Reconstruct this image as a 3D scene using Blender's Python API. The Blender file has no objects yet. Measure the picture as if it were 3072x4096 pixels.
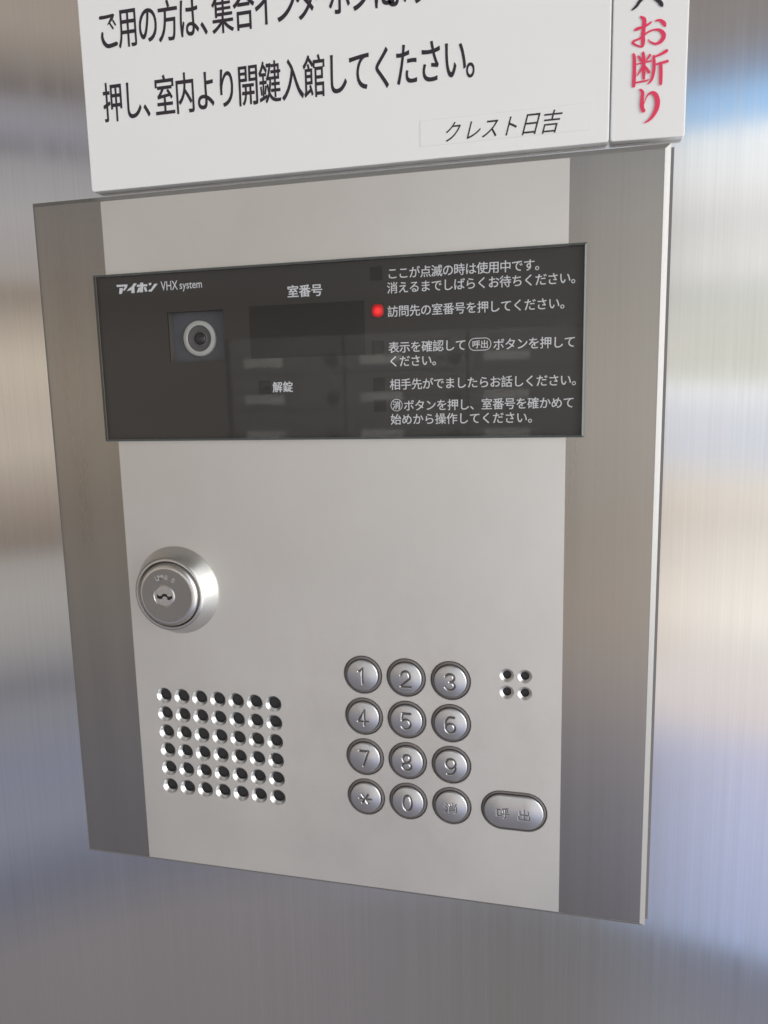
import bpy, math, random
import numpy as np
from mathutils import Vector, Matrix

random.seed(7)
SC = bpy.context.scene
COL = SC.collection
S = 0.28            # metres per unit: the intercom's front face is 1 unit wide

# ------------------------------------------------------------------ camera
def cam_basis(yaw, pitch, roll):
    f = Vector((-math.sin(yaw)*math.cos(pitch), math.cos(yaw)*math.cos(pitch), -math.sin(pitch)))
    r = f.cross(Vector((0, 0, 1))).normalized()
    u = r.cross(f)
    c, s = math.cos(roll), math.sin(roll)
    return c*r + s*u, c*u - s*r, f

cd = bpy.data.cameras.new('camera')
cam = bpy.data.objects.new('camera', cd)
COL.objects.link(cam)
cd.sensor_fit = 'VERTICAL'
cd.sensor_height = 36.0
cd.sensor_width = 27.0
cd.lens = 36.0*0.72853
cd.clip_start = 0.01
cd.clip_end = 200
_r, _u, _f = cam_basis(math.radians(13.6574), math.radians(8.6814), math.radians(-1.2602))
_loc = Vector((0.3713, -1.14465, 0.31163))*S
cam.matrix_world = Matrix(((_r.x, _u.x, -_f.x, _loc.x), (_r.y, _u.y, -_f.y, _loc.y),
                           (_r.z, _u.z, -_f.z, _loc.z), (0, 0, 0, 1)))
cd.dof.use_dof = True
cd.dof.focus_distance = 0.325
cd.dof.aperture_fstop = 13.0
SC.camera = cam

# ------------------------------------------------------------------ world: the surroundings of the entrance
def lin(c):
    return tuple(((v/255)/12.92 if v/255 <= 0.04045 else ((v/255+0.055)/1.055)**2.4) for v in c)

world = bpy.data.worlds.new('World')
SC.world = world
world.use_nodes = True
wn, wl = world.node_tree.nodes, world.node_tree.links
wn.clear()

def wnode(t, **k):
    n = wn.new(t)
    for a, v in k.items():
        setattr(n, a, v)
    return n

def wmath(op, a, b=None, c=None):
    n = wnode('ShaderNodeMath', operation=op)
    for i, v in enumerate((a, b, c)):
        if v is None:
            continue
        if isinstance(v, (int, float)):
            n.inputs[i].default_value = v
        else:
            wl.new(v, n.inputs[i])
    return n.outputs[0]

def wsmooth(v, a, b, o0=0.0, o1=1.0):
    n = wnode('ShaderNodeMapRange', interpolation_type='SMOOTHSTEP')
    wl.new(v, n.inputs['Value'])
    n.inputs['From Min'].default_value = a
    n.inputs['From Max'].default_value = b
    n.inputs['To Min'].default_value = o0
    n.inputs['To Max'].default_value = o1
    return n.outputs[0]

def wmix(f, a, b):
    n = wnode('ShaderNodeMix', data_type='RGBA')
    wl.new(f, n.inputs['Factor'])
    for i, v in ((6, a), (7, b)):
        if isinstance(v, tuple):
            n.inputs[i].default_value = (*v, 1)
        else:
            wl.new(v, n.inputs[i])
    return n.outputs[2]

REFL = 0.60
def ramp(el, stops, refl=REFL):
    n = wnode('ShaderNodeValToRGB')
    pos = wsmooth_lin(el)
    wl.new(pos, n.inputs[0])
    cr = n.color_ramp
    stops = sorted(stops)
    while len(cr.elements) < len(stops):
        cr.elements.new(0.5)
    for e, (d, c) in zip(cr.elements, stops):
        e.position = (d+60)/120
        e.color = (*[v/refl for v in lin(c)], 1)
    return n.outputs[0]

def wsmooth_lin(v):
    n = wnode('ShaderNodeMapRange')
    wl.new(v, n.inputs['Value'])
    n.inputs['From Min'].default_value = -60
    n.inputs['From Max'].default_value = 60
    return n.outputs[0]

_tc = wnode('ShaderNodeTexCoord')
_sp = wnode('ShaderNodeSeparateXYZ')
wl.new(_tc.outputs['Generated'], _sp.inputs[0])
_dx, _dy, _dz = _sp.outputs
EL = wmath('MULTIPLY', wmath('ARCSINE', _dz), 180/math.pi)
AZ = wmath('MULTIPLY', wmath('ARCTAN2', _dx, wmath('MULTIPLY', _dy, -1.0)), 180/math.pi)
RIGHT = [(60, (100, 97, 93)), (27, (95, 93, 95)), (23.5, (124, 118, 116)), (21.3, (124, 120, 120)), (19.4, (126, 138, 160)),
         (18, (146, 186, 228)), (16.6, (150, 188, 226)), (16.0, (228, 233, 235)), (13, (222, 223, 224)), (11, (205, 204, 203)), (8, (214, 213, 211)),
         (6.5, (190, 192, 188)), (2.5, (188, 187, 178)), (0.8, (186, 186, 178)), (0.2, (222, 224, 226)), (-1.5, (196, 199, 207)),
         (-4, (192, 196, 206)), (-7, (210, 203, 193)), (-9, (203, 197, 190)), (-11, (214, 209, 202)), (-15.5, (226, 222, 215)),
         (-18, (208, 203, 200)), (-22, (201, 193, 193)), (-24.5, (178, 180, 202)), (-29, (168, 174, 202)),
         (-35.4, (152, 161, 192)), (-35.9, (155, 175, 208)), (-36.7, (104, 108, 124)), (-40, (112, 113, 124)), (-43, (122, 122, 132)), (-60, (105, 103, 108))]
LEFT = [(60, (100, 96, 91)), (30, (138, 128, 118)), (23, (146, 136, 127)), (21, (128, 120, 114)), (19.3, (100, 94, 92)), (18.6, (128, 125, 128)),
        (17.2, (134, 133, 140)), (16, (112, 110, 115)), (15, (140, 138, 140)), (12, (152, 149, 150)), (8.5, (148, 142, 138)),
        (7, (128, 117, 106)), (5, (156, 146, 134)), (3, (175, 165, 150)), (0, (166, 156, 144)), (-2.5, (167, 157, 145)), (-5, (145, 134, 124)),
        (-7.5, (124, 113, 104)), (-9.2, (112, 103, 97)), (-10.2, (142, 138, 134)), (-13, (146, 143, 140)), (-16, (134, 132, 132)), (-18.8, (104, 104, 110)),
        (-20.5, (118, 118, 124)), (-24.5, (114, 117, 132)), (-28, (118, 119, 132)), (-31.3, (95, 97, 110)), (-35.3, (112, 108, 110)), (-60, (98, 95, 98))]
_c = wmix(wsmooth(AZ, -22, 11), ramp(EL, LEFT, 0.545), ramp(EL, RIGHT, 0.53))
# the middle, where the photographer and the dim hall stand
_mid = wmath('MULTIPLY', wsmooth(AZ, -34, -20), wsmooth(AZ, -4, -16))
_mid = wmath('MULTIPLY', _mid, wsmooth(EL, -40, -20))
_c = wmix(wmath('MULTIPLY', _mid, 0.35), _c, (0.20, 0.18, 0.165))
# one warm and two dim patches added to tone the right band's reflections
_az2 = wmath('MULTIPLY', wsmooth(AZ, -14, -7), wsmooth(AZ, 8.5, 5.5))
_c = wmix(wmath('MULTIPLY', wmath('MULTIPLY', _az2, 0.75), wmath('MULTIPLY', wsmooth(EL, -22, -16), wsmooth(EL, -3, -9))), _c, (0.80, 0.60, 0.47))
_c = wmix(wmath('MULTIPLY', wmath('MULTIPLY', _az2, 0.88), wmath('MULTIPLY', wsmooth(EL, -60, -44), wsmooth(EL, -20, -27))), _c, (0.235, 0.225, 0.215))
_c = wmix(wmath('MULTIPLY', wmath('MULTIPLY', _az2, 0.60), wmath('MULTIPLY', wsmooth(EL, 1, 9), wsmooth(EL, 30, 20))), _c, (0.34, 0.305, 0.275))
# open daylight side, to the right
_key = wmath('MULTIPLY', wsmooth(AZ, 30, 60), wmath('MULTIPLY', wsmooth(EL, -55, -25), wsmooth(EL, 62, 40)))
_c = wmix(_key, _c, (1.55, 1.56, 1.59))
# far left side of the hall
_c = wmix(wsmooth(AZ, -50, -75), _c, (0.17, 0.155, 0.14))
_bg = wnode('ShaderNodeBackground')
wl.new(_c, _bg.inputs[0])
_bg.inputs[1].default_value = 1.0
_wo = wnode('ShaderNodeOutputWorld')
wl.new(_bg.outputs[0], _wo.inputs[0])

# ------------------------------------------------------------------ lamps
def area(name, loc, target, sx, sy, power, color):
    ld = bpy.data.lights.new(name, 'AREA')
    ld.shape = 'RECTANGLE'
    ld.size, ld.size_y = sx, sy
    ld.energy = power
    ld.color = color
    o = bpy.data.objects.new(name, ld)
    COL.objects.link(o)
    o.location = loc
    o.rotation_euler = (Vector(target)-Vector(loc)).to_track_quat('-Z', 'Y').to_euler()
    return o
area('entrance_daylight', (2.4, -0.9, 0.25), (0, 0, 0), 1.3, 1.9, 37, (1.0, 0.985, 0.96))
area('cabinet_fill', (-0.35, -0.75, 0.62), (-0.35, -1.6, 0.30), 1.1, 0.25, 36, (1.0, 0.97, 0.92))  # unseen fill light added to brighten the letterbox cabinet

SC.view_settings.view_transform = 'Standard'
SC.view_settings.look = 'None'
SC.view_settings.exposure = 0.0
SC.view_settings.gamma = 1.0
SC.view_settings.use_curve_mapping = False
SC.cycles.use_denoising = True
SC.cycles.max_bounces = 8
SC.cycles.transparent_max_bounces = 16

# ------------------------------------------------------------------ helpers
class MB:
    """collects vertices and faces in face units, builds ONE mesh object"""
    def __init__(self):
        self.v, self.f, self.m, self.s = [], [], [], []
    def add(self, verts, faces, mat=0, smooth=False):
        b = len(self.v)
        self.v += [tuple(p) for p in verts]
        self.f += [tuple(i+b for i in q) for q in faces]
        self.m += [mat]*len(faces)
        self.s += [smooth]*len(faces)
    def box(self, x0, x1, y0, y1, z0, z1, mat=0):
        p = [(x, y, z) for x in (x0, x1) for y in (y0, y1) for z in (z0, z1)]
        self.add(p, [(0, 1, 3, 2), (4, 6, 7, 5), (0, 4, 5, 1), (2, 3, 7, 6), (0, 2, 6, 4), (1, 5, 7, 3)], mat)
    def loops(self, loops, cap0=False, cap1=False, mat=0, smooth=False):
        """loops: closed rings of equal length, ordered so faces look outwards from -y"""
        n = len(loops[0])
        v = [p for l in loops for p in l]
        f = []
        for k in range(len(loops)-1):
            for i in range(n):
                j = (i+1) % n
                f.append((k*n+i, k*n+j, (k+1)*n+j, (k+1)*n+i))
        if cap0:
            f.append(tuple(range(n-1, -1, -1)))
        if cap1:
            f.append(tuple(range((len(loops)-1)*n, len(loops)*n)))
        self.add(v, f, mat, smooth)
    def lathe(self, cx, cz, prof, n=64, cap=False, mat=0, smooth=True):
        """profile [(r, y)] from outside in, about the -y axis"""
        L = [[(cx+r*math.cos(2*math.pi*i/n), y, cz+r*math.sin(2*math.pi*i/n)) for i in range(n)] for r, y in prof]
        self.loops(L, cap1=cap, mat=mat, smooth=smooth)
    def build(self, name, mats, parent=None, sharp=35):
        me = bpy.data.meshes.new(name)
        me.from_pydata([(x*S, y*S, z*S) for x, y, z in self.v], [], self.f)
        if not isinstance(mats, (list, tuple)):
            mats = [mats]
        for m in mats:
            me.materials.append(m)
        me.polygons.foreach_set('material_index', self.m)
        me.polygons.foreach_set('use_smooth', self.s)
        me.update()
        if any(self.s):
            me.set_sharp_from_angle(angle=math.radians(sharp))
        o = bpy.data.objects.new(name, me)
        COL.objects.link(o)
        if parent:
            o.parent = parent
        return o

def tag(o, label=None, cat=None, group=None, kind=None):
    for k, v in (('label', label), ('category', cat), ('group', group), ('kind', kind)):
        if v:
            o[k] = v
    return o

def empty(name):
    o = bpy.data.objects.new(name, None)
    COL.objects.link(o)
    o.empty_display_size = 0.02
    return o

_glyphs = {}
def glyph(ch, bold=0.0, shear=0.0):
    k = (ch, bold, shear)
    if k not in _glyphs:
        cu = bpy.data.curves.new('lettering', 'FONT')
        cu.body = ch
        cu.offset = bold
        cu.shear = shear
        cu.resolution_u = 5
        cu.fill_mode = 'FRONT'
        o = bpy.data.objects.new('lettering', cu)
        COL.objects.link(o)
        dg = bpy.context.evaluated_depsgraph_get()
        dg.update()
        me = bpy.data.meshes.new_from_object(o.evaluated_get(dg))
        _glyphs[k] = ([(v.co.x, v.co.y) for v in me.vertices], [tuple(p.vertices) for p in me.polygons])
        bpy.data.objects.remove(o)
        bpy.data.curves.remove(cu)
        bpy.data.meshes.remove(me)
    return _glyphs[k]

def put(mb, ch, cx, cz, w, h, y, bold=0.0):
    """one full-width glyph, its em box centred on (cx, cz); thickened by overprinting"""
    v, f = glyph(ch)
    ov = [(0, 0)]
    if bold:
        ov += [(bold, bold*0.6), (-bold, -bold*0.6), (bold, -bold*0.6), (-bold, bold*0.6)]
    for k, (p, q) in enumerate(ov):
        mb.add([(cx+(a+p-0.5)*w, y-k*1.5e-5, cz+(b+q-0.384)*h) for a, b in v], f)

def line(mb, text, x0, pitch, z, w, h, y, bold=0.0):
    for i, ch in enumerate(text):
        put(mb, ch, x0+i*pitch, z, w, h, y, bold)

def latin(mb, text, x0, x1, zbase, h, y, bold=0.0):
    """proportional text fitted between x0 and x1 with cap height h"""
    v, f = glyph(text, bold)
    xs = [a for a, b in v]
    k = (x1-x0)/(max(xs)-min(xs))
    mb.add([(x0+(a-min(xs))*k, y, zbase+b*h/0.70) for a, b in v], f)

def brush(mb, pts, y):
    """a brush stroke of varying width through (x, z, width) points"""
    p = np.array(pts, float)
    n = len(p)
    out = []
    for i in range(n-1):
        a, b, c, d = p[max(i-1, 0)], p[i], p[i+1], p[min(i+2, n-1)]
        for t in np.linspace(0, 1, 7)[: (7 if i == n-2 else 6)]:
            out.append(0.5*((2*b)+(-a+c)*t+(2*a-5*b+4*c-d)*t*t+(-a+3*b-3*c+d)*t**3))
    out = np.array(out)
    t = np.gradient(out[:, :2], axis=0)
    t /= np.linalg.norm(t, axis=1)[:, None]+1e-12
    nrm = np.stack([-t[:, 1], t[:, 0]], 1)
    hw = np.maximum(out[:, 2], 4e-4)/2
    Lp, Rp = out[:, :2]+nrm*hw[:, None], out[:, :2]-nrm*hw[:, None]
    m = len(out)
    ys = [y-1.5e-5*i/m for i in range(m)]     # never in one plane with itself where it crosses
    v = [(q[0], ys[i], q[1]) for i, q in enumerate(Lp)]+[(q[0], ys[i], q[1]) for i, q in enumerate(Rp)]
    mb.add(v, [(i, m+i, m+i+1, i+1) for i in range(m-1)])
    for e, s in ((0, -1), (m-1, 1)):       # rounded ends
        ang = math.atan2(t[e, 1], t[e, 0])
        r = hw[e]
        a0 = ang-math.pi/2 if s > 0 else ang+math.pi/2
        mb.add([(out[e, 0]+r*math.cos(a0+k*math.pi/6), y-1.7e-5 if s > 0 else y+2e-6, out[e, 1]+r*math.sin(a0+k*math.pi/6)) for k in range(7)], [tuple(range(7))])

# ------------------------------------------------------------------ materials
def mat(name, base, rough=0.5, metal=0.0, **k):
    m = bpy.data.materials.new(name)
    m.use_nodes = True
    b = m.node_tree.nodes['Principled BSDF']
    b.inputs['Base Color'].default_value = (*base, 1)
    b.inputs['Roughness'].default_value = rough
    b.inputs['Metallic'].default_value = metal
    for a, v in k.items():
        b.inputs[a].default_value = v
    return m

def N(m, t, **k):
    n = m.node_tree.nodes.new(t)
    for a, v in k.items():
        setattr(n, a, v)
    return n

def noise(m, scale, detail=3.0, nscale=1.0, rough=0.55):
    tc = N(m, 'ShaderNodeTexCoord')
    mp = N(m, 'ShaderNodeMapping')
    mp.inputs['Scale'].default_value = scale
    m.node_tree.links.new(tc.outputs['Object'], mp.inputs[0])
    n = N(m, 'ShaderNodeTexNoise')
    n.inputs['Scale'].default_value = nscale
    n.inputs['Detail'].default_value = detail
    n.inputs['Roughness'].default_value = rough
    m.node_tree.links.new(mp.outputs[0], n.inputs['Vector'])
    return n.outputs['Fac']

def rng(m, v, a, b, c, d):
    n = N(m, 'ShaderNodeMapRange')
    m.node_tree.links.new(v, n.inputs['Value'])
    for i, x in zip(('From Min', 'From Max', 'To Min', 'To Max'), (a, b, c, d)):
        n.inputs[i].default_value = x
    return n.outputs[0]

def op(m, o, a, b):
    n = N(m, 'ShaderNodeMath', operation=o)
    for i, v in enumerate((a, b)):
        if isinstance(v, (int, float)):
            n.inputs[i].default_value = v
        else:
            m.node_tree.links.new(v, n.inputs[i])
    return n.outputs[0]

def tint(m, fac, base):
    """base colour times a scalar, into the Principled base colour"""
    n = N(m, 'ShaderNodeVectorMath', operation='SCALE')
    n.inputs[0].default_value = base
    m.node_tree.links.new(fac, n.inputs['Scale'])
    m.node_tree.links.new(n.outputs[0], m.node_tree.nodes['Principled BSDF'].inputs['Base Color'])

def into(m, v, name):
    m.node_tree.links.new(v, m.node_tree.nodes['Principled BSDF'].inputs[name])

def bump(m, v, strength, dist):
    n = N(m, 'ShaderNodeBump')
    n.inputs['Strength'].default_value = strength
    n.inputs['Distance'].default_value = dist
    m.node_tree.links.new(v, n.inputs['Height'])
    into(m, n.outputs[0], 'Normal')

def hairline(name, base, rough, aniso, streak, fine=900.0, bmp=0.0, wavy=0.0):
    """steel brushed along z: highlights spread sideways, faint vertical streaks"""
    m = mat(name, base, rough, 1.0)
    p = m.node_tree.nodes['Principled BSDF']
    p.inputs['Anisotropic'].default_value = aniso
    cx = N(m, 'ShaderNodeCombineXYZ')
    cx.inputs[0].default_value = 1.0
    m.node_tree.links.new(cx.outputs[0], p.inputs['Tangent'])
    a = noise(m, (fine, 1, 4.0), 4, 1.0, 0.7)
    b = noise(m, (fine*0.16, 1, 1.6), 3, 1.0)
    c = noise(m, (6, 6, 3), 2, 1.0)
    s = op(m, 'ADD', rng(m, a, 0.3, 0.7, -streak, streak), rng(m, b, 0.3, 0.7, -streak*0.45, streak*0.45))
    tint(m, op(m, 'ADD', s, rng(m, c, 0.3, 0.7, 0.96, 1.04)), base)
    into(m, op(m, 'ADD', rng(m, b, 0.3, 0.7, rough-0.03, rough+0.03), rng(m, c, 0.3, 0.7, -0.02, 0.02)), 'Roughness')
    if bmp:
        h = a
        if wavy:
            w = noise(m, (3.2, 1, 2.6), 1.0, 1.0)
            h = op(m, 'ADD', a, op(m, 'MULTIPLY', w, wavy))
        bump(m, h, 1.0, bmp)
    return m

M = {}
M['wall'] = hairline('brushed_steel', (0.64, 0.635, 0.63), 0.135, 0.95, 0.034, 1000, 0.0000022, 1500)
M['band'] = hairline('hairline_dark', (0.335, 0.313, 0.287), 0.30, 0.7, 0.03, 620)
M['edge'] = hairline('edge_steel', (0.37, 0.365, 0.355), 0.55, 0.2, 0.012, 600)

m = M['plate'] = mat('satin_silver', (0.70, 0.69, 0.67), 0.55, 1.0)
f = noise(m, (9000, 9000, 9000), 2)
g = noise(m, (9, 9, 9), 3)
h = noise(m, (45, 45, 30), 4)
tint(m, op(m, 'ADD', op(m, 'ADD', rng(m, g, 0.3, 0.7, 0.965, 1.03), rng(m, h, 0.3, 0.7, -0.012, 0.012)), rng(m, f, 0.3, 0.7, -0.03, 0.03)), (0.75, 0.74, 0.71))
st_n = noise(m, (38, 38, 26), 5, 1.0, 0.65)
st_c = N(m, 'ShaderNodeMix', data_type='RGBA')
_tc2 = N(m, 'ShaderNodeTexCoord')      # handling marks gather round the keys
_mp2 = N(m, 'ShaderNodeMapping')
_mp2.inputs['Location'].default_value = (-0.14/0.34, 0, 0.27/0.34)
_mp2.inputs['Scale'].default_value = (1/(0.34*S), 0, 1/(0.34*S))
_gr2 = N(m, 'ShaderNodeTexGradient', gradient_type='SPHERICAL')
m.node_tree.links.new(_tc2.outputs['Object'], _mp2.inputs[0])
m.node_tree.links.new(_mp2.outputs[0], _gr2.inputs[0])
m.node_tree.links.new(op(m, 'MULTIPLY', rng(m, st_n, 0.46, 0.70, 0.0, 1.0), rng(m, _gr2.outputs['Fac'], 0.0, 0.6, 0.035, 0.20)), st_c.inputs['Factor'])
m.node_tree.links.new(m.node_tree.nodes['Principled BSDF'].inputs['Base Color'].links[0].from_socket, st_c.inputs[6])
st_c.inputs[7].default_value = (0.52, 0.48, 0.42, 1)
into(m, st_c.outputs[2], 'Base Color')
into(m, rng(m, g, 0.3, 0.7, 0.50, 0.60), 'Roughness')
bump(m, f, 0.25, 0.00003)

m = M['sign'] = mat('white_acrylic', (0.88, 0.88, 0.868), 0.35)
g = noise(m, (14, 14, 14), 4)
tint(m, rng(m, g, 0.3, 0.7, 0.985, 1.01), (0.88, 0.88, 0.868))
M['tape'] = mat('label_tape', (0.88, 0.88, 0.865), 0.35)
M['tape_edge'] = mat('label_tape_edge', (0.80, 0.80, 0.79), 0.4)
M['ink'] = mat('black_ink', (0.028, 0.020, 0.030), 0.4)
M['red_ink'] = mat('red_ink', (0.80, 0.045, 0.12), 0.4)
M['print'] = mat('white_print', (0.66, 0.68, 0.70), 0.5)
M['board'] = mat('smoked_board', (0.0255, 0.023, 0.021), 0.5)
M['black'] = mat('black_window', (0.0025, 0.0025, 0.003), 0.35)
M['void'] = mat('dark_inside', (0.012, 0.012, 0.013), 0.7)
M['mesh'] = mat('speaker_mesh', (0.030, 0.029, 0.031), 0.6)
M['gasket'] = mat('gasket', (0.19, 0.178, 0.18), 0.5)
M['collar'] = mat('key_collar', (0.19, 0.175, 0.17), 0.45, 0.35)
M['recess'] = mat('camera_recess', (0.075, 0.082, 0.098), 0.5)
M['ring'] = mat('camera_ring', (0.42, 0.43, 0.41), 0.4)
M['barrel'] = mat('camera_barrel', (0.075, 0.075, 0.08), 0.4)
M['lens'] = mat('camera_lens', (0.012, 0.012, 0.015), 0.05)

m = M['key'] = mat('satin_key', (0.62, 0.625, 0.64), 0.35, 1.0)
f = noise(m, (7000, 7000, 7000), 2)
tint(m, rng(m, f, 0.3, 0.7, 0.97, 1.03), (0.57, 0.575, 0.59))
M['groove'] = mat('key_groove_shade', (0.24, 0.235, 0.235), 0.4, 1.0)
m = M['cone'] = mat('machined_cone', (0.72, 0.72, 0.71), 0.33, 1.0)
m = M['lock'] = mat('turned_steel', (0.66, 0.65, 0.63), 0.26, 1.0)
f = noise(m, (2500, 2500, 2500), 2)
tint(m, rng(m, f, 0.3, 0.7, 0.95, 1.05), (0.64, 0.63, 0.61))
M['lock_face'] = mat('lock_face', (0.35, 0.34, 0.325), 0.38, 1.0)
M['stamp'] = mat('stamped_mark', (0.62, 0.61, 0.58), 0.5, 0.6)
M['keyway'] = mat('keyway_dark', (0.006, 0.006, 0.006), 0.5)

m = M['glass'] = bpy.data.materials.new('smoked_pane')
m.use_nodes = True
m.node_tree.nodes.clear()
_t = N(m, 'ShaderNodeBsdfTransparent')
_t.inputs[0].default_value = (0.98, 0.98, 0.98, 1)
_g = N(m, 'ShaderNodeBsdfGlossy')
_g.inputs['Roughness'].default_value = 0.008
_fr = N(m, 'ShaderNodeFresnel')
_ge = N(m, 'ShaderNodeNewGeometry')
_io = N(m, 'ShaderNodeMapRange')
m.node_tree.links.new(_ge.outputs['Backfacing'], _io.inputs['Value'])
_io.inputs['To Min'].default_value = 1.40
_io.inputs['To Max'].default_value = 1/1.40
m.node_tree.links.new(_io.outputs[0], _fr.inputs[0])
_mx = N(m, 'ShaderNodeMixShader')
_o = N(m, 'ShaderNodeOutputMaterial')
for a, b in ((_fr.outputs[0], _mx.inputs[0]), (_t.outputs[0], _mx.inputs[1]), (_g.outputs[0], _mx.inputs[2]), (_mx.outputs[0], _o.inputs[0])):
    m.node_tree.links.new(a, b)
M['glass_edge'] = mat('pane_edge', (0.085, 0.096, 0.093), 0.25)

m = M['red_led'] = mat('red_lamp', (0.12, 0.003, 0.003), 0.5)
tc = N(m, 'ShaderNodeTexCoord')
gr = N(m, 'ShaderNodeTexGradient', gradient_type='SPHERICAL')
mp = N(m, 'ShaderNodeMapping')
mp.inputs['Location'].default_value = (-0.0914/0.0125, 0, -0.4435/0.0125)
mp.inputs['Scale'].default_value = (1/(0.0125*S), 0.0, 1/(0.0125*S))
m.node_tree.links.new(tc.outputs['Object'], mp.inputs[0])
m.node_tree.links.new(mp.outputs[0], gr.inputs[0])
cr = N(m, 'ShaderNodeValToRGB')
cr.color_ramp.elements[0].position = 0.22
cr.color_ramp.elements[0].color = (0.13, 0.001, 0.002, 1)
cr.color_ramp.elements[1].position = 0.85
cr.color_ramp.elements[1].color = (1.0, 0.03, 0.03, 1)
e = cr.color_ramp.elements.new(0.55)
e.color = (0.55, 0.004, 0.006, 1)
m.node_tree.links.new(gr.outputs['Fac'], cr.inputs[0])
into(m, cr.outputs[0], 'Emission Color')
m.node_tree.nodes['Principled BSDF'].inputs['Emission Strength'].default_value = 1.15
M['box_steel'] = mat('cabinet_steel', (0.27, 0.265, 0.26), 0.45)
M['box_dark'] = mat('cabinet_gap', (0.04, 0.04, 0.04), 0.6)
M['paper'] = mat('name_card', (0.85, 0.85, 0.82), 0.5)
M['knob'] = mat('lock_knob', (0.11, 0.11, 0.11), 0.3)

# ------------------------------------------------------------------ brush lettering and outlines, measured on the signs
SU= [[(0.4554, 0.8598, 0.0017), (0.4647, 0.8597, 0.0025), (0.4771, 0.8588, 0.0033), (0.4749, 0.8488, 0.0037), (0.4694, 0.8406, 0.0037), (0.4629, 0.8354, 0.0035), (0.4583, 0.8294, 0.0029), (0.4528, 0.8253, 0.0014)], [(0.4745, 0.8439, 0.0021), (0.4809, 0.837, 0.0031), (0.4872, 0.8316, 0.0041), (0.4904, 0.8272, 0.0041), (0.4915, 0.8251, 0.0021)]]
RED= [[(0.4564, 0.7994, 0.0012), (0.4602, 0.8006, 0.0035), (0.4664, 0.8022, 0.0023), (0.4726, 0.8038, 0.0025), (0.4779, 0.8068, 0.0019)], [(0.4643, 0.8154, 0.0019), (0.4688, 0.8112, 0.0041), (0.4687, 0.8025, 0.0041), (0.4679, 0.7925, 0.0041), (0.4682, 0.7837, 0.0041), (0.4675, 0.7783, 0.0029), (0.4646, 0.7781, 0.0019), (0.4586, 0.7808, 0.0021), (0.455, 0.7837, 0.0025), (0.4564, 0.786, 0.0023), (0.4626, 0.7877, 0.0021), (0.468, 0.7911, 0.0021), (0.4759, 0.7955, 0.0019), (0.4842, 0.7969, 0.0021), (0.4911, 0.7942, 0.0035), (0.4946, 0.7882, 0.0046), (0.4919, 0.782, 0.0041), (0.4848, 0.7789, 0.0025), (0.477, 0.7827, 0.0017), (0.4754, 0.7855, 0.001)], [(0.4839, 0.8078, 0.0017), (0.489, 0.808, 0.0025), (0.4941, 0.8037, 0.0041), (0.4959, 0.8001, 0.0025)], [(0.4564, 0.7689, 0.0029), (0.4575, 0.7622, 0.0035), (0.4579, 0.7457, 0.0037), (0.4575, 0.7288, 0.0037)], [(0.4583, 0.7325, 0.0019), (0.4663, 0.733, 0.0019), (0.4736, 0.7336, 0.0019), (0.4767, 0.7349, 0.001)], [(0.4686, 0.7695, 0.0029), (0.4696, 0.7628, 0.0035), (0.47, 0.7484, 0.0035), (0.4704, 0.7369, 0.0029)], [(0.461, 0.756, 0.0014), (0.4698, 0.7571, 0.0017), (0.479, 0.758, 0.0019)], [(0.4624, 0.7661, 0.0017), (0.4646, 0.763, 0.0027), (0.4661, 0.7599, 0.0025)], [(0.4775, 0.7655, 0.0027), (0.4755, 0.7625, 0.0023), (0.4731, 0.7595, 0.0012)], [(0.469, 0.7539, 0.0023), (0.4655, 0.7469, 0.0021), (0.4618, 0.7415, 0.0012)], [(0.4712, 0.7528, 0.0017), (0.4742, 0.7483, 0.0027), (0.4769, 0.7439, 0.0029)], [(0.4986, 0.7683, 0.0037), (0.4935, 0.7657, 0.0029), (0.4863, 0.7633, 0.0021), (0.4818, 0.7622, 0.0017)], [(0.4825, 0.7633, 0.0029), (0.4833, 0.753, 0.0033), (0.4828, 0.7429, 0.0033), (0.4805, 0.7339, 0.0027), (0.4761, 0.7288, 0.0012)], [(0.4837, 0.7526, 0.0017), (0.4908, 0.7536, 0.0021), (0.497, 0.7545, 0.0027), (0.5002, 0.7551, 0.0031)], [(0.4918, 0.7537, 0.0033), (0.4924, 0.7418, 0.0037), (0.4926, 0.7274, 0.0031)], [(0.4657, 0.7232, 0.0017), (0.4692, 0.7193, 0.0035), (0.4688, 0.7104, 0.0037), (0.4691, 0.701, 0.0041), (0.4712, 0.695, 0.0037), (0.4729, 0.6956, 0.0017)], [(0.4706, 0.7019, 0.001), (0.4749, 0.7128, 0.0014), (0.4804, 0.7174, 0.0027), (0.4857, 0.7148, 0.0046), (0.4891, 0.7061, 0.0052), (0.488, 0.6959, 0.005), (0.4834, 0.687, 0.0037), (0.4779, 0.6817, 0.0023), (0.4733, 0.6797, 0.0012)]]
GO= [[(-0.3564, 0.9196, 0.0054), (-0.3466, 0.9197, 0.005), (-0.334, 0.9206, 0.005)], [(-0.3336, 0.9205, 0.0035), (-0.3366, 0.9161, 0.0047), (-0.3409, 0.9114, 0.0031), (-0.3442, 0.9079, 0.0012)], [(-0.3402, 0.9094, 0.0029), (-0.3352, 0.9017, 0.0029)], [(-0.3342, 0.9128, 0.0027), (-0.3305, 0.9064, 0.0027)], [(-0.3547, 0.8967, 0.0039), (-0.355, 0.8893, 0.0047), (-0.3517, 0.8814, 0.0058), (-0.345, 0.8767, 0.0062), (-0.3311, 0.8787, 0.0062)]]
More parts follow.
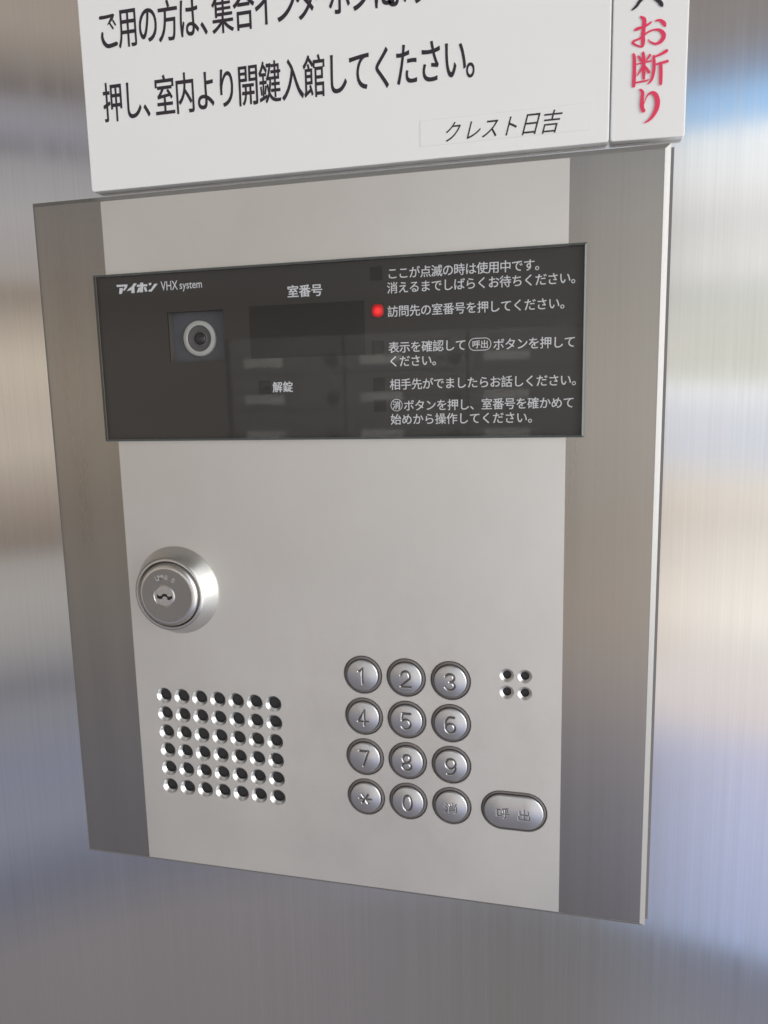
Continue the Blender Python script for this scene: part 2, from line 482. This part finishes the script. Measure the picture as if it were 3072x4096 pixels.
LOGO= [[(-0.3533, 0.5064), (-0.3328, 0.5061), (-0.3333, 0.503), (-0.335, 0.5003), (-0.3392, 0.496), (-0.3419, 0.498), (-0.3382, 0.5022), (-0.3381, 0.5031), (-0.3526, 0.503)], [(-0.3479, 0.501), (-0.3417, 0.5011), (-0.3429, 0.4945), (-0.3452, 0.4915), (-0.3493, 0.4917)], [(-0.3208, 0.5074), (-0.3155, 0.5067), (-0.3204, 0.501), (-0.3205, 0.492), (-0.327, 0.4919), (-0.326, 0.4967), (-0.3349, 0.4954), (-0.3313, 0.499), (-0.3254, 0.5022)], [(-0.3092, 0.5076), (-0.3036, 0.5073), (-0.3038, 0.5045), (-0.2962, 0.5045), (-0.2971, 0.5011), (-0.3041, 0.5012), (-0.3052, 0.4923), (-0.3108, 0.4922), (-0.3097, 0.5013), (-0.316, 0.5012), (-0.3151, 0.5047), (-0.3094, 0.5046)], [(-0.3131, 0.4997), (-0.3093, 0.5), (-0.3119, 0.4924), (-0.3167, 0.4924)], [(-0.3032, 0.4999), (-0.2991, 0.4999), (-0.2971, 0.4931), (-0.3014, 0.4928)], [(-0.2941, 0.506), (-0.2888, 0.5063), (-0.2893, 0.5031), (-0.2931, 0.5022)], [(-0.2836, 0.5043), (-0.2774, 0.5042), (-0.2896, 0.4922), (-0.2956, 0.493), (-0.2942, 0.4952), (-0.2903, 0.4963)]]
KEY= [(-0.2979, -0.0095), (-0.2964, -0.0094), (-0.2949, -0.0116), (-0.2916, -0.0119), (-0.2886, -0.0113), (-0.2865, -0.0086), (-0.2845, -0.0078), (-0.2783, -0.0087), (-0.2783, -0.0109), (-0.2767, -0.0126), (-0.2743, -0.0125), (-0.2708, -0.0111), (-0.269, -0.0114), (-0.2692, -0.015), (-0.2728, -0.0178), (-0.2757, -0.0185), (-0.278, -0.0176), (-0.2778, -0.0145), (-0.2801, -0.0128), (-0.2848, -0.0121), (-0.2869, -0.0144), (-0.288, -0.0165), (-0.291, -0.0172), (-0.2943, -0.017), (-0.2971, -0.0153)]

# ------------------------------------------------------------------ the wall
WY = 0.026          # wall surface behind the intercom's front face (y = 0)
b = MB()
b.box(-4.2, 4.2, WY, WY+0.12, -4.2, 4.4)
wall = b.build('wall', M['wall'])
tag(wall, 'brushed stainless steel wall sheet behind the intercom and the signs', 'wall', kind='structure')

# ------------------------------------------------------------------ intercom
XL, XR, ZB, ZT = -0.5, 0.5, -0.5297, 0.6406
BL, BR = -0.3737, 0.3735
panel = empty('intercom_panel')
tag(panel, 'grey metal door intercom with keypad, round lock and dark glass display on steel wall', 'intercom')

def rect(x0, x1, z0, z1, y):
    return [(x0, y, z0), (x1, y, z0), (x1, y, z1), (x0, y, z1)]
b = MB()
c = 0.0086
Lp = [rect(XL-g2, XR+g2, ZB-g2, ZT+g2, y) for g2, y in ((c, 0.0185), (c, 0.0082), (c-0.0008, 0.0074), (0.0006, 0.0001), (0, -0.0002), (-0.0008, -0.0002))]
b.loops(Lp)
b.build('edge_frame', M['edge'], panel)
b = MB()
b.box(XL-0.0140, XR+0.0140, 0.0185, WY-0.0004, ZB-0.004, ZT+0.006)
b.build('gasket', M['gasket'], panel)
for x0, x1 in ((XL+0.0008, BL), (BR, XR-0.0008)):
    b = MB()
    b.box(x0, x1, 0.0, 0.004, ZB+0.0008, ZT-0.0008)
    b.build('side_band', M['band'], panel)

# front plate with its openings
KX = [0.0510, 0.1244, 0.1980]
KZ = [-0.1430, -0.2160, -0.2885, -0.3610]
RH = 0.0332         # key opening radius
SPK = [(-0.3192-0.0004+i*0.0348, -0.2072-j*0.0347) for j in range(6) for i in range(7)]
MIC = [(0.2882+i*0.0282, -0.1281-j*0.0282) for j in range(2) for i in range(2)]
CALL = (0.3000, -0.3590)
def circ(cx, cz, r, n=40):
    return [(cx+r*math.cos(2*math.pi*i/n), cz+r*math.sin(2*math.pi*i/n)) for i in range(n)]
def stadium(cx, cz, a, r, n=24, k=1):
    p = [(cx+a+r*math.cos(t), cz+r*math.sin(t)) for t in np.linspace(-math.pi/2, math.pi/2, n)]
    p += [(cx+x, cz+r) for x in np.linspace(a, -a, k+1)[1:-1]]
    p += [(cx-a+r*math.cos(t), cz+r*math.sin(t)) for t in np.linspace(math.pi/2, 3*math.pi/2, n)]
    return p+[(cx+x, cz-r) for x in np.linspace(-a, a, k+1)[1:-1]]
REC = (-0.2640, -0.1655, 0.3775, 0.4580)      # camera window
holes = [circ(x, z, 0.0147, 32) for x, z in SPK]+[circ(x, z, 0.0111, 32) for x, z in MIC]
holes += [circ(x, z, RH, 64) for x in KX for z in KZ]+[stadium(*CALL, 0.0195, 0.0341)]
holes += [[(REC[0]-.002, REC[2]-.002), (REC[1]+.002, REC[2]-.002), (REC[1]+.002, REC[3]+.002), (REC[0]-.002, REC[3]+.002)]]
cu = bpy.data.curves.new('plate', 'CURVE')
cu.dimensions = '2D'
cu.fill_mode = 'FRONT'
PY = -0.0006        # the plate stands a hair proud of the side bands
for poly in [[(BL, ZB+0.0008), (BR, ZB+0.0008), (BR, ZT-0.0008), (BL, ZT-0.0008)]]+holes:
    sp = cu.splines.new('POLY')
    sp.points.add(len(poly)-1)
    for p_, (x, z) in zip(sp.points, poly):
        p_.co = (x, z, 0, 1)
    sp.use_cyclic_u = True
o = bpy.data.objects.new('plate', cu)
COL.objects.link(o)
dg = bpy.context.evaluated_depsgraph_get()
dg.update()
me = bpy.data.meshes.new_from_object(o.evaluated_get(dg))
b = MB()
b.add([(v.co.x, PY, v.co.y) for v in me.vertices], [tuple(p.vertices) for p in me.polygons])
bpy.data.objects.remove(o)
bpy.data.curves.remove(cu)
bpy.data.meshes.remove(me)
for s_, x in ((1, BL), (-1, BR)):
    b.add([(x, PY, ZB+.0008), (x, 0.0, ZB+.0008), (x, 0.0, ZT-.0008), (x, PY, ZT-.0008)], [(0, 1, 2, 3)[::s_]])
b.build('front_plate', M['plate'], panel)
b = MB()
b.box(-0.49, 0.49, 0.0160, 0.0182, ZB+0.01, ZT-0.01)
b.build('back_plate', M['void'], panel)

# speaker and microphone: countersunk holes over dark mesh
def grille(name, spots, ro, ri, d):
    b = MB()
    for x, z in spots:
        b.lathe(x, z, [(ro+0.0006, PY-0.0001), (ro-0.0003, PY+0.0002), (ri, d)], 40, mat=0)
        b.lathe(x, z, [(ri, d), (ri, d+0.003)], 40, cap=True, mat=1)
    return b.build(name, [M['cone'], M['mesh']], panel, 25)
grille('speaker_grille', SPK, 0.0147, 0.0102, 0.0058)
grille('microphone_grille', MIC, 0.0111, 0.0068, 0.0032)

# ------------------------------------------------------------------ keys
def arc(cx, cy, rx, ry, a0, a1, n=14):
    return [(cx+rx*math.cos(math.radians(t)), cy+ry*math.sin(math.radians(t))) for t in np.linspace(a0, a1, n)]
DIG = {
 '1': [[(-.30, .30), (-.10, .38), (.06, .50), (.06, -.50)]],
 '2': [arc(0, .16, .44, .34, 165, -20)+[(-.44, -.46), (-.44, -.5), (.50, -.5)]],
 '3': [arc(-.02, .26, .42, .24, 160, -90)+arc(-.02, -.24, .46, .26, 90, -160)],
 '4': [[(.14, -.50), (.14, .50), (-.50, -.22), (.50, -.22)]],
 '5': [[(.42, .50), (-.34, .50), (-.38, .06)]+arc(-.02, -.18, .46, .32, 130, -150)],
 '6': [[(.34, .48)]+arc(.05, .05, .52, .45, 90, 180)+arc(0, -.20, .45, .30, 180, -180, 26)],
 '7': [[(-.46, .50), (.44, .50), (-.08, -.50)]],
 '8': [arc(0, .26, .36, .24, 0, 360, 24), arc(0, -.25, .44, .25, 0, 360, 24)],
 '9': [arc(0, .20, .45, .30, 0, 360, 24), arc(-.07, -.05, .52, .45, 0, -90)+[(-.34, -.48)]],
 '0': [arc(0, 0, .42, .50, 0, 360, 32)],
 '*': [[(-.55, .02), (.55, -.02)], [(-.28, .38), (.28, -.38)], [(.28, .38), (-.28, -.38)]],
 '消': [[(-.50, .42), (-.34, .30)], [(-.56, .12), (-.40, .02)], [(-.52, -.50), (-.34, -.14)],
        [(.14, .50), (.14, .20)], [(-.16, .42), (-.06, .26)], [(.46, .42), (.34, .26)],
        [(-.14, -.50), (-.14, .16), (.46, .16), (.46, -.44), (.34, -.50)], [(-.14, -.06), (.46, -.06)], [(-.14, -.26), (.46, -.26)]],
 '呼': [[(-.50, -.30), (-.50, .32), (-.16, .32), (-.16, -.26), (-.50, -.26)],
        [(-.04, .40), (.22, .42), (.42, .48)], [(.0, .26), (.06, .06)], [(.42, .30), (.34, .06)], [(-.08, -.06), (.52, -.06)], [(.22, .42), (.22, -.44), (.10, -.48)]],
 '出': [[(0, .50), (0, -.46)], [(-.40, .34), (-.40, .02), (.40, .02), (.40, .34)], [(-.50, -.12), (-.50, -.46), (.50, -.46), (.50, -.12)]],
}
def carve(pts, strokes, hw, depth):
    """depth of rounded engraved strokes at pts"""
    d = np.full(len(pts), 1e9)
    for st in strokes:
        st = np.array(st)
        for a, c_ in zip(st[:-1], st[1:]):
            ab = c_-a
            t = np.clip(((pts-a)@ab)/max(ab@ab, 1e-12), 0, 1)
            d = np.minimum(d, np.linalg.norm(pts-(a+t[:, None]*ab), axis=1))
    k = np.clip(1-d/hw, 0, 1)
    return depth*(k*k*(3-2*k))

def key_cap(cx, cz, a, R, strokes, hw, depth):
    """convex key top with engraved strokes, side wall below"""
    nseg, nr = 150, 74
    if a:       # long key: rings shrink onto the straight middle line
        per = np.array(stadium(0, 0, a, 0.0, nseg//2, 70))
        dirs = np.array(stadium(0, 0, a, 1.0, nseg//2, 70))-per
        nseg = len(per)
    else:
        per = np.zeros((nseg, 2))
        dirs = np.array(circ(0, 0, 1.0, nseg))
    rings = []
    side = [(1.0, 0.0035), (1.0, -0.0025), (0.992, -0.0036), (0.972, -0.0044), (0.945, -0.0049)]
    for s_, y in side:
        rings.append((per+dirs*R*s_, np.full(nseg, y)))
    for s_ in np.linspace(0.93, 0.0, nr):
        p = per+dirs*R*s_
        y = -0.0049-0.0042*(1-(s_/0.945)**2)
        y = np.full(nseg, y)
        if strokes:
            y = y+carve(p, strokes, hw, depth)
        rings.append((p, y))
    b = MB()
    b.loops([[(cx+q[0], yy, cz+q[1]) for q, yy in zip(p, y)] for p, y in rings], smooth=True)
    if strokes:     # shade inside the engraving, put into a darker metal colour
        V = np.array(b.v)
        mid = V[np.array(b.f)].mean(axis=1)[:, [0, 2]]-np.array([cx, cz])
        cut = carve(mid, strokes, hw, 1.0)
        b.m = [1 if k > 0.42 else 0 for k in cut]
    return b

def collar(cx, cz, a, ro, ri):
    b = MB()
    L = []
    for r, y in ((ro+0.0007, PY-0.0001), (ro-0.0004, PY+0.0007), (ro-0.0012, PY+0.0030)):
        L.append([(x, y, z) for x, z in stadium(cx, cz, a, r, 40)])
    b.loops(L, smooth=True, mat=1)
    L = []
    for r, y in ((ro-0.0012, PY+0.0030), (ro-0.0022, 0.0006), (ri+0.0012, -0.0002), (ri+0.0006, 0.0004), (ri+0.0005, 0.0040)):
        L.append([(x, y, z) for x, z in stadium(cx, cz, a, r, 40)])
    b.loops(L, smooth=True, mat=0)
    return b

RK = 0.0266
for r_, row in enumerate(('123', '456', '789', '*0消')):
    for c_, ch in enumerate(row):
        x, z = KX[c_], KZ[r_]
        w, h = (0.0170, 0.0268)
        if ch == '*':
            w, h = 0.0180, 0.0200
        if ch == '消':
            w, h = 0.0185, 0.0165
        hw = 0.0024 if ch not in '消' else 0.0013
        st = [[(p*w, q*h) for p, q in s_] for s_ in DIG[ch]]
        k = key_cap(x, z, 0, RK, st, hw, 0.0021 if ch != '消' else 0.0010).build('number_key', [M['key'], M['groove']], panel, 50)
        k['label'] = 'round silver key engraved '+{'*': 'with a star', '消': 'with the cancel character'}.get(ch, ch)
        collar(x, z, 0, RH, RK).build('key_collar', [M['collar'], M['edge']], k, 40)
st = [[(-0.0175+p*0.0185, -0.001+q*0.0175) for p, q in s_] for s_ in DIG['呼']]
st += [[(0.0165+p*0.0165, -0.001+q*0.0180) for p, q in s_] for s_ in DIG['出']]
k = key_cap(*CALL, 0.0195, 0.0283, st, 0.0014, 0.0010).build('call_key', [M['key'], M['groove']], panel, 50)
collar(*CALL, 0.0195, 0.0341, 0.0283).build('key_collar', [M['collar'], M['edge']], k, 40)

# ------------------------------------------------------------------ lock
LX, LZ = -0.2790, -0.0108
lock = MB()
lock.lathe(LX, LZ, [(0.0775, PY+0.0003), (0.0775, -0.0030), (0.0768, -0.0042), (0.0640, -0.0300), (0.0622, -0.0325), (0.0600, -0.0336), (0.0582, -0.0334), (0.0572, -0.0322), (0.0566, -0.0280)], 128)
lock = lock.build('lock', M['lock'], panel, 40)
b = MB()
b.lathe(LX, LZ, [(0.0562, -0.0270), (0.0562, -0.0285), (0.0556, -0.0300), (0.0548, -0.0330), (0.0540, -0.0352), (0.0524, -0.0372), (0.0500, -0.0386), (0.0478, -0.0392), (0.0462, -0.0393)], 128)
b.build('lock_rim', M['lock'], lock, 60)
FY = -0.0393
CX, CZ, CR = -0.2834, -0.0118, 0.0200
b = MB()
b.loops([[(LX+0.0462*math.cos(t), FY, LZ+0.0462*math.sin(t)) for t in np.linspace(0, 2*math.pi, 97)[:-1]],
         [(CX+CR*math.cos(t), FY+0.0004, CZ+CR*math.sin(t)) for t in np.linspace(0, 2*math.pi, 97)[:-1]]])
b.build('lock_face', M['lock_face'], lock)
b = MB()
b.lathe(CX, CZ, [(CR, FY+0.0004), (CR-0.0008, FY+0.0016), (CR-0.0018, FY+0.0006), (CR-0.0028, FY+0.0002)], 72)
b.lathe(CX, CZ, [(CR-0.0028, FY+0.0002), (0.001, FY+0.0002)], 72, cap=True, smooth=False)
core = b.build('lock_core', M['lock'], lock, 60)
KEYM = ((sum(p[0] for p in KEY)/len(KEY)), (sum(p[1] for p in KEY)/len(KEY)))
b = MB()
b.add([(x, FY-0.0002, z) for x, z in KEY], [tuple(range(len(KEY)))[::-1]])
b.build('keyway', M['keyway'], lock)
b = MB()
for ch, ang in zip('UMNI 0', (112, 101, 89, 79, 70, 58)):
    if ch == ' ':
        continue
    v, f = glyph(ch, 0.02)
    mx = max(a for a, _ in v)
    t = math.radians(ang)
    ca, sa = math.sin(t), math.cos(t)
    rr = 0.0288
    V = []
    for a, q in v:
        px, pz = (a-mx/2)*0.0105, rr+q*0.0118
        V.append((CX+0.001+px*ca+pz*sa, FY-0.0004, CZ-px*sa+pz*ca))
    b.add(V, f)
b.build('lettering', M['stamp'], lock)

# ------------------------------------------------------------------ glass display
GX0, GX1, GZ0, GZ1 = -0.3940, 0.3995, 0.2484, 0.5232
GF = -0.0090
b = MB()
b.loops([rect(GX0+0.0035, GX1-0.0035, GZ0+0.0030, GZ1-0.0030, GF), rect(GX0+0.0034, GX1-0.0034, GZ0+0.0029, GZ1-0.0029, GF)][::-1], cap1=True)
glass = b.build('display_glass', M['glass'], panel)
b = MB()
b.loops([rect(GX0-g2, GX1+g2, GZ0-g2, GZ1+g2, y) for g2, y in ((0, -0.0006), (0, -0.0068), (-0.0008, -0.0076), (-0.0034, GF))])
b.build('glass_edge', M['glass_edge'], glass)
BY = -0.0036
bx0, bx1, bz0, bz1 = GX0+0.0036, GX1-0.0036, GZ0+0.0032, GZ1-0.0032
b = MB()
b.box(bx0, REC[0], BY, -0.0012, bz0, bz1)
b.box(REC[1], bx1, BY, -0.0012, bz0, bz1)
b.box(REC[0], REC[1], BY, -0.0012, bz0, REC[2])
b.box(REC[0], REC[1], BY, -0.0012, REC[3], bz1)
b.build('display_board', M['board'], glass)
WYF = BY-0.0002
b = MB()
b.box(-0.1202, 0.0703, WYF, BY-0.00005, 0.3784, 0.4604)
b.build('number_display', M['black'], glass)
for x0, x1, z0, z1, lit in ((0.0803, 0.0998, 0.4886, 0.5090, 0), (0.0815, 0.1006, 0.4338, 0.4543, 1), (0.0809, 0.1007, 0.3785, 0.3994, 0),
                            (0.0813, 0.1008, 0.3229, 0.3432, 0), (0.0818, 0.1014, 0.2906, 0.3100, 0), (-0.1095, -0.0887, 0.3226, 0.3434, 0)):
    b = MB()
    if lit:
        b.box(x0, x1, WYF, BY-0.00005, z0, z1)
        win = b.build('indicator_window', M['black'], glass)
        b = MB()
        mx_, mz_ = (x0+x1)/2, (z0+z1)/2
        L = []
        for k_ in (1.0, 0.93, 0.75, 0.5, 0.2):      # a rounded lens that bulges a little
            L.append([(mx_+0.0093*k_*math.copysign(abs(math.cos(t))**0.6, math.cos(t)), WYF-0.0002-0.0016*(1-k_*k_), mz_+0.0098*k_*math.copysign(abs(math.sin(t))**0.6, math.sin(t)))
                      for t in np.linspace(0, 2*math.pi, 49)[:-1]])
        b.loops(L, cap1=True, smooth=True)
        o = b.build('indicator_lamp', M['red_led'], win)
        o['label'] = 'lit red indicator lamp'
    else:
        b.box(x0, x1, WYF, BY-0.00005, z0, z1)
        b.build('indicator_window', M['black'], glass)

# camera behind the glass
RY = 0.0128
b = MB()
x0, x1, z0, z1 = REC
b.loops([rect(x0, x1, z0, z1, RY), rect(x0, x1, z0, z1, BY+0.0002)][::-1], mat=1)
b.add(rect(x0, x1, z0, z1, RY), [(0, 1, 2, 3)])
M['recess_side'] = mat('recess_side', (0.062, 0.056, 0.052), 0.6)
recess = b.build('camera_recess', [M['recess'], M['recess_side']], glass)
QX, QZ = -0.2153, 0.4153
b = MB()
b.lathe(QX, QZ, [(0.0288, RY), (0.0286, 0.0078), (0.0276, 0.0070), (0.0218, 0.0070), (0.0210, 0.0080)], 72)
b.build('camera_ring', M['ring'], glass, 50)
b = MB()
b.lathe(QX, QZ, [(0.0212, 0.0078), (0.0205, 0.0095), (0.0130, 0.0105), (0.0122, 0.0098), (0.0105, 0.0098), (0.0098, 0.0112)], 72)
b.build('camera_barrel', M['barrel'], glass, 40)
b = MB()
b.lathe(QX, QZ, [(0.0100*math.cos(t), 0.0112-0.0045*math.sin(t)) for t in np.linspace(0, math.pi/2*0.98, 10)], 48, cap=True)
b.build('camera_lens', M['lens'], glass, 60)

# white print on the board
TY = WYF-0.0002
EM = 0.0176
BO = 0.008
rows = [
 [('ここが点滅の時は使用中です。', 0.1155, 0.0169, 0.4977), ('消えるまでしばらくお待ちください。', 0.1149, 0.01695, 0.4766)],
 [('訪問先の室番号を押してください。', 0.1148, 0.0171, 0.4420)],
 [('表示を確認して', 0.1153, 0.0172, 0.3882), ('ボタンを押して', 0.2749, 0.0171, 0.3868), ('ください。', 0.1150, 0.0170, 0.3673)],
 [('相手先がでましたらお話しください。', 0.1163, 0.01706, 0.3323)],
 [('ボタンを押し、室番号を確かめて', 0.1374, 0.01712, 0.2996), ('始めから操作してください。', 0.1165, 0.01752, 0.2787)]]
for k_, row in enumerate(rows):
    b = MB()
    for t, x, p, z in row:
        line(b, t, x, p, z, EM, EM*1.02, TY, BO)
    if k_ == 2:
        put(b, '呼', 0.2414, 0.3881, 0.0125, 0.0125, TY, 0.012)
        put(b, '出', 0.2538, 0.3879, 0.0125, 0.0125, TY, 0.012)
        A_, B_ = stadium(0.2470, 0.3880, 0.0076, 0.0093), stadium(0.2470, 0.3880, 0.0076, 0.0083)
        b.loops([[(x, TY, z) for x, z in A_], [(x, TY, z) for x, z in B_]])
    if k_ == 4:
        put(b, '消', 0.1180, 0.3004, 0.0135, 0.0135, TY, 0.012)
        A_, B_ = circ(0.1180, 0.3004, 0.0094), circ(0.1180, 0.3004, 0.0085)
        b.loops([[(x, TY, z) for x, z in A_], [(x, TY, z) for x, z in B_]])
    b.build('instruction_lettering', M['print'], glass)
b = MB()
line(b, '室番号', -0.0447, 0.0196, 0.4798, 0.0198, 0.0196, TY, 0.018)
b.build('lettering', M['print'], glass)
b = MB()
line(b, '解錠', -0.0770, 0.0174, 0.3329, 0.0176, 0.0178, TY, 0.016)
b.build('lettering', M['print'], glass)
b = MB()
for k_, pg in enumerate(LOGO):
    b.add([(x, TY-k_*0.00003, z) for x, z in pg], [tuple(range(len(pg)))[::-1]])
latin(b, 'VHX', -0.2722, -0.2420, 0.4930, 0.0146, TY, 0.004)
latin(b, 'system', -0.2386, -0.1992, 0.4938, 0.0126, TY, 0.004)
b.build('logo_lettering', M['print'], glass)

# ------------------------------------------------------------------ signs
def rounded(x0, x1, z0, z1, r, n=5):
    out = []
    for cx, cz, a in ((x1-r, z0+r, -90), (x1-r, z1-r, 0), (x0+r, z1-r, 90), (x0+r, z0+r, 180)):
        for t in np.linspace(a, a+90, n):
            out.append((cx+r*math.cos(math.radians(t)), cz+r*math.sin(math.radians(t))))
    return out
def plate(name, x0, x1, z0, z1, yf, yb, r, tilt=0.0):
    b = MB()
    L = []
    for g2, y in ((0, yb), (0, yf+0.0012), (-0.0004, yf+0.0003), (-0.0014, yf)):
        ring = rounded(x0-g2, x1+g2, z0-g2, z1+g2, r)
        L.append([(x, y, z+tilt*(x-x1)) for x, z in ring])
    b.loops(L, smooth=True)
    b.add(L[-1], [tuple(range(len(L[-1])))])
    return b
SF = 0.0110
big = plate('notice_sign', -0.3957, 0.4258, 0.6596, 1.12, SF, WY-0.0004, 0.004).build('notice_sign', M['sign'], None, 40)
tag(big, 'wide white notice sign with black Japanese text, above the intercom', 'sign')
small = plate('notice_sign', 0.4282, 0.5258, 0.6576, 1.12, SF+0.0006, WY-0.0004, 0.003, -0.02).build('notice_sign', M['sign'], None, 40)
tag(small, 'narrow white sign strip with red vertical lettering, right of the wide notice', 'sign')
TS = SF-0.0003
W_, H_, BB = 0.0372, 0.0640, 0.011
b = MB()
zc = 0.7937
for ch, x in (('押', -0.3447), ('し', -0.3093), ('、', -0.2735), ('室', -0.2523), ('内', -0.2169), ('よ', -0.1812), ('り', -0.1460), ('開', -0.1101), ('鍵', -0.0743),
              ('入', -0.0376), ('館', -0.0025), ('し', 0.0330), ('て', 0.0680), ('く', 0.1036), ('た', 0.1393), ('さ', 0.1750), ('い', 0.2105), ('。', 0.2440)):
    put(b, ch, x, zc, W_, H_, TS, BB)
zc = 0.9012
for ch, x in (('用', -0.3090), ('の', -0.2738), ('方', -0.2388), ('は', -0.2038), ('、', -0.1670), ('集', -0.1466), ('合', -0.1117), ('イ', -0.0775),
              ('ン', -0.0440), ('タ', -0.0118), ('ホ', 0.0396), ('ン', 0.0745), ('に', 0.1075), ('よ', 0.1275), ('り', 0.1600)):
    put(b, ch, x, zc, W_, H_, TS, BB)
put(b, 'ー', 0.0140, zc, 0.026, H_, TS, BB)
for k_, st in enumerate(GO):
    brush(b, st, TS-k_*0.00004)
b.build('lettering', M['ink'], big)
b = MB()
b.loops([[(x, y, z) for x, z in rounded(0.1577+g2, 0.4007-g2, 0.6777+g2, 0.7139-g2, 0.0006, 3)] for g2, y in ((0, SF-0.00002), (0, SF-0.00025), (0.0007, SF-0.0003))], mat=1)
b.loops([[(x, y, z) for x, z in rounded(0.1577+g2, 0.4007-g2, 0.6777+g2, 0.7139-g2, 0.0006, 3)] for g2, y in ((0.0007, SF-0.0003), (0.001, SF-0.0003))], cap1=True, mat=0)
lab = b.build('name_label', [M['tape'], M['tape_edge']], big)
b = MB()
for ch, x in (('ク', 0.2070), ('レ', 0.2370), ('ス', 0.2625), ('ト', 0.2905), ('日', 0.3193), ('吉', 0.3475)):
    v, f = glyph(ch, 0.0)
    wk = 0.0262 if ch in 'クレスト' else 0.0290
    hk = 0.0310 if ch in 'クレスト' else 0.0330
    b.add([(x+(a-0.5)*wk+(q-0.384)*hk*0.27, SF-0.0006, 0.6943+(q-0.384)*hk) for a, q in v], f)
b.build('lettering', M['ink'], lab)
b = MB()
for k_, st in enumerate(RED):
    brush(b, [(x, z, w*1.25) for x, z, w in st], TS-k_*0.00004)
b.build('lettering', M['red_ink'], small)
b = MB()
for k_, st in enumerate(SU):
    brush(b, [(x, z, w*1.25) for x, z, w in st], TS-k_*0.00004)
b.build('lettering', M['ink'], small)

# ------------------------------------------------------------------ letter boxes across the hall, mirrored in the glass
m1 = 1/S
cab = empty('letterbox_cabinet')
tag(cab, 'grey letterbox cabinet across the hall, mirrored in the dark glass', 'letterbox')
b = MB()
b.box(-0.800*m1, 0.205*m1, -1.95*m1, -1.606*m1, -0.345*m1, 0.2535*m1)
b.build('cabinet_body', M['box_dark'], cab)
for i in range(3):
    for j in range(6):
        x0 = (-0.785+0.3245*i)*m1
        z1 = (0.2525-0.0968*j)*m1
        b = MB()
        b.box(x0+0.003*m1, x0+0.3215*m1, -1.606*m1, -1.6*m1, z1-0.0945*m1, z1)
        d = b.build('letterbox_door', M['box_steel'], cab)
        b = MB()
        b.box(x0+0.042*m1, x0+0.154*m1, -1.6*m1, -1.598*m1, z1-0.077*m1, z1-0.054*m1)
        b.build('name_card', M['paper'], d)
        b = MB()
        n_ = 24
        ring = lambda r, y: [((x0+0.292*m1)-r*m1*math.cos(2*math.pi*q/n_), y*m1, (z1-0.064*m1)+r*m1*math.sin(2*math.pi*q/n_)) for q in range(n_)]
        b.loops([ring(0.016, -1.6), ring(0.015, -1.590), ring(0.012, -1.588)], cap1=True)
        b.build('lock_knob', M['knob'], d)
